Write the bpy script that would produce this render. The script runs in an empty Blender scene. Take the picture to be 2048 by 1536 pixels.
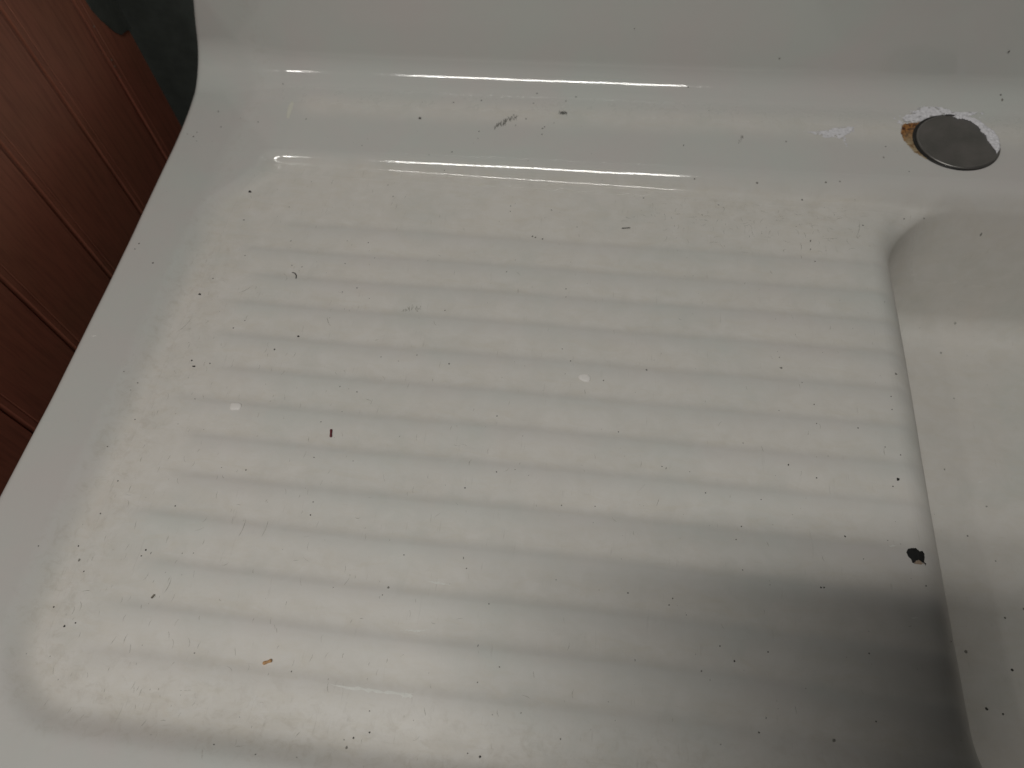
import bpy, bmesh, math, random
import numpy as np
from mathutils import Vector, Matrix, noise as mnoise

random.seed(7); np.random.seed(7)
scene = bpy.context.scene

# ---------- camera ----------
cam_d = bpy.data.cameras.new('camera'); cam = bpy.data.objects.new('camera', cam_d)
scene.collection.objects.link(cam); scene.camera = cam
Mr, Mu, Mf = (0.9915307, 0.12150577, -0.04586082), (-0.08139322, 0.85654503, 0.50961334), (-0.10120282, 0.50156451, -0.85918044)
cam.matrix_world = Matrix(((Mr[0], Mu[0], -Mf[0], 0), (Mr[1], Mu[1], -Mf[1], 0), (Mr[2], Mu[2], -Mf[2], 0.46), (0, 0, 0, 1)))
cam_d.sensor_width = 36; cam_d.lens = 36 * 1420 / 2048
cam_d.clip_start = 0.01; cam_d.clip_end = 50
cam_d.dof.use_dof = True; cam_d.dof.focus_distance = 0.50; cam_d.dof.aperture_fstop = 7.0

# ---------- world: dim light bounced by the room ----------
world = bpy.data.worlds.new('World'); scene.world = world; world.use_nodes = True
bg = world.node_tree.nodes['Background']
bg.inputs['Color'].default_value = (1.0, 0.985, 0.94, 1); bg.inputs['Strength'].default_value = 0.019

# ---------- a twin-tube fluorescent batten and the lit end of the next one, in line on the ceiling, plus a tiny added glint lamp ----------
def strip_lamp(x, y, z, sx, sy, power, color=(1.0, 0.985, 0.93)):
    l = bpy.data.lights.new('fluorescent_or_glint_lamp', 'AREA'); l.shape = 'RECTANGLE'
    l.size = sx; l.size_y = sy; l.energy = power; l.color = color
    o = bpy.data.objects.new('fluorescent_or_glint_lamp', l); scene.collection.objects.link(o)
    o.location = (x, y, z)
    return o
for yy in (-0.605, -0.495):
    strip_lamp(-0.25, yy, 1.9, 1.08, 0.048, 10.5)
    strip_lamp(-1.257, yy, 1.9, 0.066, 0.035, 1.05)
    strip_lamp(-1.56, yy, 1.9, 0.020, 0.035, 0.30)  # tiny lamp added only for a glint in the left corner of the cove

vs = scene.view_settings
scene.display_settings.display_device = 'sRGB'
vs.view_transform = 'Standard'; vs.look = 'None'; vs.exposure = 0.0; vs.gamma = 1.0; vs.use_curve_mapping = False
scene.render.engine = 'CYCLES'

# ---------- shape of the cast sink (metres; z = 0 is the flat rim, x runs along the sink, y towards the backsplash) ----------
X_EDGE, X_END = -0.404, 0.700
Y_FRONT, Y_COVE, R_COVE = -0.075, 0.5950, 0.028
GROOVES = [0.4250, 0.3940, 0.3650, 0.3350, 0.3020, 0.2705, 0.2400, 0.2100, 0.1780, 0.1470, 0.1135, 0.0840, 0.0540]

def smooth(t):
    t = np.clip(t, 0.0, 1.0)
    return t * t * t * (t * (6 * t - 15) + 10)

def rbox(x, y, x0, x1, y0, y1, r):
    """signed distance, positive inside a rounded box"""
    cx, cy, hx, hy = (x0 + x1) / 2, (y0 + y1) / 2, (x1 - x0) / 2 - r, (y1 - y0) / 2 - r
    dx, dy = np.abs(x - cx) - hx, np.abs(y - cy) - hy
    out = np.hypot(np.maximum(dx, 0), np.maximum(dy, 0))
    return -(out + np.minimum(np.maximum(dx, dy), 0) - r)

def basin_profile(r1, s0):
    """(inset, depth) curve: rounded lip, steep drafted wall, wide fillet, floor"""
    pts = [(0.0, 0.0), (s0, 0.0)]
    a1 = math.radians(83); r2 = 0.030; D = 0.155
    for k in range(1, 13):
        a = a1 * k / 12; pts.append((s0 + r1 * math.sin(a), r1 * (1 - math.cos(a))))
    s, z = pts[-1]
    dz2 = r2 * (1 - math.cos(a1))
    dz = D - dz2 - z
    s += dz / math.tan(a1); z += dz; pts.append((s, z))
    for k in range(1, 15):
        a = a1 * (1 - k / 14)
        pts.append((s + r2 * (math.sin(a1) - math.sin(a)), z + r2 * (math.cos(a) - math.cos(a1))))
    pts.append((pts[-1][0] + 0.3, pts[-1][1] + 0.006))
    return np.array(pts)
BP = basin_profile(0.026, 0.0)
BQ = basin_profile(0.010, 0.0152)     # the back lip is tighter than the side one

def ramp_s(t, a=0.76, b=0.17):
    """straight ramp with a well rounded upper edge and a tighter inner corner"""
    t = np.clip(t, 0, 1); k = 1 / (1 - a / 2 - b / 2)
    return np.where(t < a, k * t * t / (2 * a), np.where(t > 1 - b, 1 - k * (1 - t) ** 2 / (2 * b), k * (t - a / 2)))

def recess_mask(x, y):
    s1 = rbox(x, y, -0.369, 0.9, -0.010, 0.9, 0.075) - 0.036 * smooth((y - 0.415) / 0.085)
    m1 = smooth((s1 - 0.004) / 0.027)
    w = 0.0060 + 1.05 * drop(x)
    m2 = ramp_s((0.5035 + 0.45 * w - y) / w)
    return m1 * m2

def drop(x):
    return 0.0080 + 0.0080 * np.clip((x + 0.33) / 0.57, 0, 1.2)

def ridges(x, y):
    """narrow rounded ribs raised on the drainer floor; GROOVES are the far flanks"""
    g = np.zeros_like(x * y)
    wob = 0.0009 * np.sin(x * 9.0 + 0.5) + 0.0005 * np.sin(x * 23 + y * 11)
    for k, y0 in enumerate(GROOVES):
        amp = (0.85, 0.95, 1, 1, 1, 1, 1, 1, 1, 1, 1, .95, .7)[k]
        q = (y - (y0 - 0.0060) - wob)
        x0 = -0.320 - 0.010 * math.sin(k * 2.3) + (0.022 if k == 0 else 0)
        end = smooth((x - x0) / 0.046) * smooth((0.254 - x) / 0.024)
        g = g + amp * end * np.exp(-(q / np.where(q > 0, 0.0052, 0.0112)) ** 2)
    return g
RIB_H = 0.00115

def height(x, y):
    x = np.asarray(x, float); y = np.asarray(y, float)
    m = recess_mask(x, y)
    z = -drop(x) * m + RIB_H * ridges(x, y) * m
    # the rim sinks a little towards the front left corner, the ledge dishes slightly, the casting is never quite flat
    z = z - 0.0006 * np.exp(-((y - 0.555) / 0.026) ** 2) * smooth((x + 0.34) / 0.10)
    z = z + 0.00022 * np.sin(x * 31 + 1.3 * np.sin(y * 17)) * np.cos(y * 27 + 0.7) + 0.00009 * np.sin(x * 83 + y * 40) * np.sin(y * 71 - x * 22)
    s2 = rbox(x - 0.0030 * smooth((y - 0.15) / 0.25), y, 0.2262, 0.615, -0.018, 0.5190, 0.088)
    k = smooth((y - 0.43) / 0.05) * smooth((x - 0.25) / 0.05)
    z = z - np.interp(s2, BP[:, 0], BP[:, 1]) * (1 - k) - np.interp(s2, BQ[:, 0], BQ[:, 1]) * k
    return z

def cove_r(x):
    """the cove opens out towards the left corner while the splash wall stays in one plane"""
    return R_COVE + 0.013 * ramp_s((-0.320 - x) / 0.057, 0.15, 0.15)

def full(x, y):
    """height with the start of the cove below the backsplash"""
    x = np.asarray(x, float); y = np.asarray(y, float)
    R = cove_r(x)
    q = np.clip(y - (Y_COVE + R_COVE - R), 0, R * 0.985)
    return height(x, np.minimum(y, 0.66)) + R - np.sqrt(R * R - q * q)
MARKS = [(0.3642, 0.1400, -0.1742, 2.20, 'd'), (0.3733, 0.4755, -0.1574, 2.19, 'g'), (0.3301, 0.1499, -0.1731, 2.16, 'g'), (0.3375, 0.1075, -0.1731, 2.04, 'd'), (0.3635, 0.6128, 0.0064, 2.02, 'g'), (0.1389, 0.5010, -0.0058, 1.97, 'g'), (0.1626, 0.0529, -0.0145, 1.95, 'g'), (0.3617, 0.4481, -0.1726, 1.81, 'g'), (0.1496, 0.3111, -0.0147, 1.74, 'g'), (0.3460, 0.4916, -0.0452, 1.66, 'g'), (0.2361, 0.3152, -0.0170, 1.66, 'g'), (0.3848, 0.1913, -0.1746, 1.62, 'g'), (0.2504, 0.5360, -0.0007, 1.58, 'g'), (0.1979, 0.5038, -0.0037, 1.51, 'g'), (0.0731, 0.5394, -0.0006, 1.51, 'v'), (-0.1241, 0.5903, -0.0003, 1.50, 'd'), (0.1662, 0.5509, -0.0004, 1.45, 'g'), (0.3496, 0.1053, -0.1736, 1.44, 'd'), (0.1832, 0.4440, -0.0150, 1.43, 'v'), (0.1558, 0.6230, 0.0340, 1.41, 'g'), (0.3653, 0.3949, -0.1737, 1.40, 'g'), (-0.3348, 0.1052, -0.0080, 1.40, 'g'), (0.3499, 0.6230, 0.0484, 1.39, 'd'), (-0.1231, 0.0147, -0.0100, 1.37, 'g'), (-0.0597, 0.5537, -0.0004, 1.32, 'd'), (0.2311, 0.1519, -0.0164, 1.32, 'g'), (0.2101, 0.5051, -0.0029, 1.31, 'g'), (0.3509, 0.2517, -0.1738, 1.30, 'd'), (-0.1516, 0.5857, -0.0004, 1.28, 'd'), (0.3678, 0.1819, -0.1743, 1.28, 'd'), (-0.3876, 0.5568, -0.0001, 1.27, 'd'), (-0.0560, 0.4272, -0.0120, 1.26, 'd'), (-0.3998, 0.5190, -0.0001, 1.24, 'd'), (-0.0770, 0.5661, -0.0004, 1.24, 'd'), (-0.0861, 0.5564, -0.0006, 1.23, 'v'), (0.1824, 0.4344, -0.0151, 1.23, 'v'), (-0.3140, 0.2709, -0.0084, 1.23, 'd'), (0.3732, 0.2821, -0.1740, 1.22, 'g'), (-0.3999, 0.3805, -0.0001, 1.21, 'd'), (-0.3256, 0.0620, -0.0081, 1.21, 'd'), (0.1801, 0.4925, -0.0151, 1.20, 'd'), (-0.0433, 0.0194, -0.0122, 1.20, 'd'), (0.3614, 0.6159, 0.0093, 1.19, 'd'), (-0.2498, 0.2874, -0.0085, 1.19, 'd'), (-0.2912, 0.1171, -0.0085, 1.19, 'd'), (-0.1181, 0.1108, -0.0105, 1.19, 'g'), (0.3705, 0.2311, -0.1743, 1.19, 'g'), (-0.0701, 0.6026, 0.0010, 1.18, 'd'), (-0.3786, 0.3599, -0.0001, 1.18, 'd'), (-0.0406, 0.5944, -0.0000, 1.17, 'd'), (-0.0313, 0.6004, 0.0004, 1.17, 'd'), (-0.0469, 0.4249, -0.0119, 1.17, 'd'), (0.0837, 0.5014, -0.0052, 1.16, 'd'), (-0.1414, 0.5152, -0.0001, 1.14, 'd'), (0.2685, 0.4824, -0.0213, 1.13, 'g'), (-0.1201, 0.5456, -0.0006, 1.12, 'd'), (-0.0580, 0.5560, -0.0005, 1.12, 'd'), (-0.3416, 0.5443, -0.0003, 1.11, 'd'), (-0.0593, 0.5452, -0.0004, 1.11, 'd'), (0.3423, 0.3155, -0.1734, 1.11, 'g'), (-0.3197, 0.4227, -0.0083, 1.10, 'd'), (-0.2943, 0.5517, -0.0002, 1.09, 'd'), (-0.0532, 0.4262, -0.0119, 1.08, 'd'), (0.0762, 0.6134, 0.0069, 1.08, 'd'), (0.1491, 0.2287, -0.0141, 1.08, 'g'), (-0.3343, 0.1390, -0.0081, 1.08, 'd'), (-0.3383, 0.0729, -0.0080, 1.07, 'g'), (-0.0721, 0.5888, -0.0001, 1.06, 'd'), (0.1062, 0.4799, -0.0143, 1.06, 'd'), (-0.2999, 0.5021, -0.0032, 1.05, 'd'), (0.2873, 0.4871, -0.0241, 1.05, 'g'), (-0.1974, 0.3550, -0.0087, 1.05, 'd'), (-0.0715, 0.1359, -0.0106, 1.05, 'v'), (-0.3253, 0.3540, -0.0082, 1.04, 'd'), (0.1066, 0.0908, -0.0140, 1.04, 'g'), (-0.1072, 0.2883, -0.0107, 1.03, 'd'), (0.0468, 0.2982, -0.0124, 1.03, 'g'), (0.1635, 0.1428, -0.0139, 1.03, 'd'), (0.1654, 0.1430, -0.0139, 1.03, 'd'), (-0.3984, 0.5250, -0.0001, 1.02, 'd'), (-0.0535, 0.0813, -0.0113, 1.02, 'v'), (-0.3768, 0.5345, -0.0002, 1.01, 'd'), (0.2297, 0.4664, -0.0158, 0.99, 'g'), (0.1530, 0.6230, 0.0132, 0.99, 'g'), (0.1830, 0.1798, -0.0152, 0.99, 'g'), (-0.1971, 0.4778, -0.0098, 0.98, 'd'), (-0.2906, 0.3051, -0.0087, 0.98, 'd'), (-0.3281, 0.0979, -0.0079, 0.98, 'g'), (-0.1893, 0.4637, -0.0099, 0.97, 'd'), (0.2542, 0.5509, -0.0009, 0.97, 'g'), (-0.2983, 0.2696, -0.0085, 0.96, 'd'), (0.0629, 0.2168, -0.0131, 0.96, 'v'), (-0.3191, 0.0647, -0.0081, 0.96, 'g'), (-0.1114, 0.0243, -0.0111, 0.96, 'd'), (-0.1204, 0.0202, -0.0110, 0.96, 'd'), (0.0394, 0.4824, -0.0132, 0.95, 'd'), (-0.2926, 0.1127, -0.0083, 0.95, 'g'), (-0.2868, 0.1154, -0.0084, 0.95, 'v'), (-0.0798, 0.4619, -0.0118, 0.94, 'd'), (0.0191, 0.6230, 0.0593, 0.94, 'd'), (0.2695, 0.5189, -0.0002, 0.94, 'd'), (-0.0785, 0.1865, -0.0116, 0.94, 'd'), (0.2439, 0.1199, -0.0232, 0.94, 'd'), (-0.0790, 0.4553, -0.0119, 0.93, 'd'), (-0.0423, 0.4601, -0.0121, 0.93, 'd'), (0.1846, 0.4204, -0.0142, 0.93, 'd'), (0.1681, 0.2210, -0.0150, 0.93, 'd'), (-0.0495, 0.5621, -0.0004, 0.92, 'd'), (-0.1994, 0.4063, -0.0094, 0.92, 'd'), (-0.3317, 0.1643, -0.0080, 0.92, 'd'), (-0.4010, 0.3740, -0.0000, 0.91, 'd'), (-0.1196, 0.5356, -0.0005, 0.91, 'd'), (-0.3398, 0.1146, -0.0080, 0.91, 'g'), (0.2010, 0.2637, -0.0143, 0.90, 'd'), (0.2288, 0.2455, -0.0160, 0.90, 'd'), (0.1194, 0.0520, -0.0138, 0.90, 'g'), (-0.3945, 0.5130, -0.0001, 0.89, 'd'), (-0.3482, 0.2450, -0.0058, 0.89, 'd'), (-0.1837, 0.1545, -0.0100, 0.89, 'd'), (-0.2824, 0.1504, -0.0088, 0.88, 'd'), (0.2199, 0.2202, -0.0157, 0.88, 'd'), (0.1889, 0.1048, -0.0145, 0.88, 'g'), (-0.3323, 0.6014, 0.0010, 0.87, 'd'), (-0.2089, 0.3498, -0.0089, 0.87, 'd'), (-0.0123, 0.3006, -0.0118, 0.87, 'd'), (-0.1740, 0.2556, -0.0096, 0.87, 'd'), (-0.0576, 0.2008, -0.0110, 0.87, 'd'), (0.1883, 0.0662, -0.0152, 0.87, 'd'), (-0.3051, 0.3813, -0.0080, 0.86, 'd'), (-0.1832, 0.5841, -0.0001, 0.86, 'd'), (-0.2404, 0.1830, -0.0094, 0.86, 'd'), (-0.2012, 0.0066, -0.0045, 0.86, 'g'), (-0.2693, 0.4019, -0.0089, 0.85, 'd'), (0.0971, 0.5894, -0.0002, 0.85, 'd'), (0.0915, 0.4665, -0.0142, 0.85, 'd'), (-0.2985, 0.2363, -0.0077, 0.85, 'd'), (-0.0218, 0.3717, -0.0122, 0.85, 'd'), (0.1273, 0.0985, -0.0138, 0.85, 'g'), (-0.1194, 0.3400, -0.0112, 0.84, 'd'), (0.2280, 0.2826, -0.0157, 0.84, 'd'), (-0.3623, 0.1096, -0.0002, 0.84, 'g'), (-0.2603, 0.3743, -0.0087, 0.83, 'd'), (-0.0634, 0.2465, -0.0118, 0.83, 'd'), (0.0978, 0.0986, -0.0132, 0.83, 'd'), (0.1241, 0.0604, -0.0142, 0.83, 'v'), (-0.2293, 0.5181, -0.0002, 0.82, 'd'), (-0.2511, 0.3735, -0.0088, 0.82, 'd'), (0.2187, 0.2507, -0.0156, 0.82, 'd'), (0.0454, 0.0842, -0.0131, 0.82, 'v'), (0.0862, 0.0824, -0.0131, 0.82, 'd'), (-0.3597, 0.2513, -0.0005, 0.81, 'd'), (-0.4073, 0.5222, -0.0002, 0.80, 'd'), (-0.1624, 0.5096, -0.0001, 0.80, 'd'), (-0.2833, 0.3133, -0.0086, 0.80, 'd'), (-0.1883, 0.2589, -0.0091, 0.80, 'd'), (-0.1339, 0.2937, -0.0098, 0.80, 'd'), (0.1144, 0.1791, -0.0141, 0.80, 'd'), (-0.2828, 0.4423, -0.0089, 0.79, 'd'), (-0.1466, 0.4982, -0.0075, 0.79, 'd'), (-0.0736, 0.3845, -0.0108, 0.78, 'd'), (-0.3391, 0.2144, -0.0078, 0.78, 'd'), (-0.3491, 0.1891, -0.0051, 0.78, 'd'), (0.0143, 0.2856, -0.0124, 0.78, 'd'), (-0.1121, 0.1335, -0.0103, 0.78, 'd'), (-0.1741, 0.0045, -0.0029, 0.77, 'g'), (-0.1209, 0.1054, -0.0098, 0.77, 'g'), (0.0683, 0.1251, -0.0136, 0.77, 'd'), (0.2285, 0.2933, -0.0148, 0.76, 'd'), (-0.1842, 0.1639, -0.0092, 0.75, 'd'), (0.0278, 0.2426, -0.0129, 0.75, 'd'), (-0.2337, 0.0558, -0.0093, 0.74, 'g'), (-0.0383, 0.0702, -0.0115, 0.74, 'd'), (-0.0509, 0.0203, -0.0120, 0.74, 'g'), (-0.0179, 0.4417, -0.0123, 0.73, 'd'), (0.1717, 0.2810, -0.0149, 0.73, 'd'), (0.0904, 0.2007, -0.0128, 0.73, 'd'), (-0.0219, 0.0457, -0.0117, 0.73, 'v'), (0.0031, 0.0345, -0.0126, 0.73, 'g'), (-0.1899, 0.3889, -0.0091, 0.72, 'd'), (-0.2143, 0.3805, -0.0089, 0.72, 'd'), (-0.0196, 0.3115, -0.0121, 0.72, 'd'), (0.1717, 0.2644, -0.0140, 0.72, 'd'), (0.1139, 0.1490, -0.0141, 0.72, 'd'), (-0.1952, 0.2271, -0.0093, 0.71, 'd'), (0.0143, 0.1827, -0.0128, 0.71, 'd'), (-0.0090, 0.1809, -0.0125, 0.71, 'd'), (-0.1682, 0.0523, -0.0101, 0.71, 'g'), (-0.1926, 0.1977, -0.0090, 0.69, 'd'), (0.1180, 0.2431, -0.0141, 0.69, 'd'), (-0.0684, 0.1293, -0.0112, 0.69, 'd'), (0.0394, 0.1253, -0.0131, 0.69, 'd'), (0.0661, 0.1206, -0.0136, 0.69, 'd'), (-0.3611, 0.5482, -0.0003, 0.68, 'd'), (-0.1140, 0.0359, -0.0108, 0.68, 'g'), (-0.0501, 0.1077, -0.0108, 0.68, 'g'), (-0.0211, 0.3629, -0.0116, 0.67, 'd'), (-0.0507, 0.0597, -0.0118, 0.67, 'g'), (-0.2706, 0.4761, -0.0089, 0.66, 'd'), (0.0600, 0.2180, -0.0131, 0.66, 'd'), (0.1641, 0.2988, -0.0138, 0.66, 'd'), (-0.1622, 0.2890, -0.0095, 0.65, 'd'), (0.1102, 0.1692, -0.0133, 0.65, 'd'), (0.1284, 0.2001, -0.0136, 0.60, 'd')]
RUST = [(0.2737, 0.5815), (0.2902, 0.5854), (0.2897, 0.5824), (0.2854, 0.5753), (0.2830, 0.5654), (0.2830, 0.5556), (0.2862, 0.5442), (0.2915, 0.5349), (0.2862, 0.5370), (0.2786, 0.5437), (0.2744, 0.5532), (0.2711, 0.5608), (0.2703, 0.5685), (0.2715, 0.5765)]
SEAL_TOP = [(0.2672, 0.5836), (0.2737, 0.5885), (0.2793, 0.5958), (0.2870, 0.5999), (0.2898, 0.6039), (0.2963, 0.6051), (0.3133, 0.6050), (0.3209, 0.6007), (0.3475, 0.6020), (0.3476, 0.5992), (0.3269, 0.5962), (0.3213, 0.5939), (0.3136, 0.5941), (0.3056, 0.5932), (0.2976, 0.5918), (0.2903, 0.5865), (0.2796, 0.5839), (0.2727, 0.5815)]
SEAL_SIDE = [(0.3183, 0.5916), (0.3222, 0.5950), (0.3302, 0.5934), (0.3395, 0.5884), (0.3443, 0.5807), (0.3505, 0.5733), (0.3526, 0.5619), (0.3511, 0.5514), (0.3464, 0.5439), (0.3465, 0.5473), (0.3442, 0.5539), (0.3420, 0.5622), (0.3419, 0.5680), (0.3390, 0.5726), (0.3378, 0.5793), (0.3327, 0.5860), (0.3262, 0.5891), (0.3216, 0.5884)]
SEAL_SMEAR = [(0.1817, 0.5652), (0.1989, 0.5677), (0.2132, 0.5731), (0.2289, 0.5765), (0.2289, 0.5696), (0.2198, 0.5623), (0.2201, 0.5508), (0.2200, 0.5474), (0.2170, 0.5575), (0.2089, 0.5604), (0.2026, 0.5576), (0.1968, 0.5617)]
CHIP = [(0.2212, 0.1727), (0.2226, 0.1753), (0.2250, 0.1762), (0.2282, 0.1765), (0.2300, 0.1745), (0.2322, 0.1752), (0.2332, 0.1734), (0.2330, 0.1710), (0.2321, 0.1676), (0.2335, 0.1669), (0.2330, 0.1654), (0.2318, 0.1669), (0.2302, 0.1673), (0.2284, 0.1683), (0.2267, 0.1675), (0.2258, 0.1657), (0.2241, 0.1662), (0.2239, 0.1678), (0.2218, 0.1702)]
CHIP_RUST = [(0.2253, 0.1660), (0.2267, 0.1675), (0.2284, 0.1682), (0.2305, 0.1672), (0.2315, 0.1666), (0.2296, 0.1653), (0.2271, 0.1653)]
FLAKE_A = [(-0.0050, 0.2862), (-0.0042, 0.2886), (-0.0013, 0.2895), (0.0021, 0.2892), (0.0042, 0.2871), (0.0041, 0.2850), (0.0026, 0.2829), (-0.0004, 0.2831), (-0.0039, 0.2844)]
FLAKE_B = [(-0.2682, 0.2311), (-0.2689, 0.2349), (-0.2676, 0.2361), (-0.2624, 0.2364), (-0.2601, 0.2349), (-0.2598, 0.2323), (-0.2612, 0.2303), (-0.2672, 0.2298)]
GRAIN = [(-0.1858, 0.2219), (-0.1845, 0.2151)]
ORANGE = [(-0.1877, 0.0546), (-0.1823, 0.0573)]
SLIVER = [(0.0212, 0.4435), (0.0291, 0.4448)]
BRISTLE = [(-0.2745, 0.0857), (-0.2732, 0.0885)]
HAIR = [(-0.2582, 0.3668), (-0.2552, 0.3660), (-0.2530, 0.3631), (-0.2522, 0.3594)]
CRUMBS = [(-0.1809, 0.5605), (-0.3249, 0.4573), (-0.3307, 0.3361), (-0.2341, 0.3020), (-0.3103, 0.2655), (0.2239, 0.2257)]
SMUDGE = [(-0.1065, 0.5523), (-0.1013, 0.5577), (-0.0960, 0.5616), (-0.0907, 0.5661), (-0.0861, 0.5685)]
SMUDGE_B = [(-0.0454, 0.5766), (-0.0426, 0.5826), (-0.0387, 0.5770)]
SCUFF = [(-0.1452, 0.0482), (-0.1289, 0.0472), (-0.1099, 0.0474), (-0.0926, 0.0480), (-0.0867, 0.0499)]
SCUFF_B = [(-0.0930, 0.1178), (-0.0845, 0.1177), (-0.0767, 0.1170)]
SCUFF_C = [(-0.1050, 0.0850), (-0.0952, 0.0855), (-0.0874, 0.0870)]
DRIP = [(-0.3165, 0.5789), (-0.3128, 0.5731), (-0.3114, 0.5505), (-0.3144, 0.5518), (-0.3174, 0.5674)]
WSCUFFS = [(-0.3981, 0.2813), (0.2128, 0.1763), (0.3723, 0.3061), (0.2202, 0.1301)]

# ---------- helpers ----------
def link(o, parent=None):
    scene.collection.objects.link(o)
    if parent is not None: o.parent = parent
    return o

def tag(o, label=None, cat=None, group=None, kind=None):
    if label: o['label'] = label
    if cat: o['category'] = cat
    if group: o['group'] = group
    if kind: o['kind'] = kind
    return o

def mesh_obj(name, verts, faces, mat, parent=None, smooth_shade=True):
    me = bpy.data.meshes.new(name); me.from_pydata([tuple(v) for v in verts], [], [tuple(f) for f in faces])
    me.materials.append(mat)
    me.polygons.foreach_set('use_smooth', [smooth_shade] * len(me.polygons)); me.update()
    return link(bpy.data.objects.new(name, me), parent)

def empty(name, loc=(0, 0, 0)):
    o = bpy.data.objects.new(name, None); o.location = loc; o.empty_display_size = 0.02
    return link(o)

class NT:
    def __init__(self, name):
        self.m = bpy.data.materials.new(name); self.m.use_nodes = True
        self.t = self.m.node_tree; self.b = self.t.nodes['Principled BSDF']
    def n(self, kind, **kw):
        nd = self.t.nodes.new(kind)
        for k, v in kw.items():
            if k[0].isupper() or k[0].isdigit(): nd.inputs[int(k) if k.isdigit() else k].default_value = v
            else: setattr(nd, k, v)
        return nd
    def l(self, a, b): self.t.links.new(a, b)
    def coords(self, scale=(1, 1, 1), rot=(0, 0, 0)):
        tc = self.n('ShaderNodeTexCoord'); mp = self.n('ShaderNodeMapping')
        mp.inputs['Scale'].default_value = scale; mp.inputs['Rotation'].default_value = rot
        self.l(tc.outputs['Object'], mp.inputs['Vector']); return mp.outputs['Vector']
    def noise(self, vec, scale, detail=3, rough=0.5, dist=0.0):
        nd = self.n('ShaderNodeTexNoise'); nd.inputs['Scale'].default_value = scale
        nd.inputs['Detail'].default_value = detail; nd.inputs['Roughness'].default_value = rough
        nd.inputs['Distortion'].default_value = dist
        self.l(vec, nd.inputs['Vector']); return nd.outputs['Fac']
    def ramp(self, fac, a, b, lo=0.0, hi=1.0):
        nd = self.n('ShaderNodeMapRange'); nd.clamp = True
        for i, v in zip(('From Min', 'From Max', 'To Min', 'To Max'), (a, b, lo, hi)): nd.inputs[i].default_value = v
        self.l(fac, nd.inputs['Value']); return nd.outputs['Result']
    def mix(self, fac, a, b):
        nd = self.n('ShaderNodeMix', data_type='RGBA')
        if isinstance(fac, float): nd.inputs['Factor'].default_value = fac
        else: self.l(fac, nd.inputs['Factor'])
        for s, v in ((nd.inputs[6], a), (nd.inputs[7], b)):
            if isinstance(v, tuple): s.default_value = (*v, 1)
            else: self.l(v, s)
        return nd.outputs[2]
    def math(self, op, a, b=None):
        nd = self.n('ShaderNodeMath', operation=op)
        for s, v in ((nd.inputs[0], a), (nd.inputs[1], b)):
            if v is None: continue
            if isinstance(v, (int, float)): s.default_value = v
            else: self.l(v, s)
        return nd.outputs[0]
    def attr(self, name):
        nd = self.n('ShaderNodeAttribute'); nd.attribute_name = name; return nd.outputs['Fac']
    def bump(self, h, strength, dist):
        nd = self.n('ShaderNodeBump'); nd.inputs['Strength'].default_value = strength; nd.inputs['Distance'].default_value = dist
        self.l(h, nd.inputs['Height']); self.l(nd.outputs['Normal'], self.b.inputs['Normal']); return nd

def simple(name, col, rough, metal=0.0, var=0.25, vscale=400, bump=0.0, bscale=900, ior=1.5):
    t = NT(name); v = t.coords()
    f = t.noise(v, vscale, 4, 0.6)
    c = t.mix(t.ramp(f, 0.3, 0.7), tuple(c * (1 - var) for c in col), tuple(min(1, c * (1 + var)) for c in col))
    t.l(c, t.b.inputs['Base Color']); t.b.inputs['Roughness'].default_value = rough; t.b.inputs['Metallic'].default_value = metal
    t.b.inputs['IOR'].default_value = ior
    if bump: t.bump(t.noise(v, bscale, 3), bump, 0.0006)
    return t.m

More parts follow.
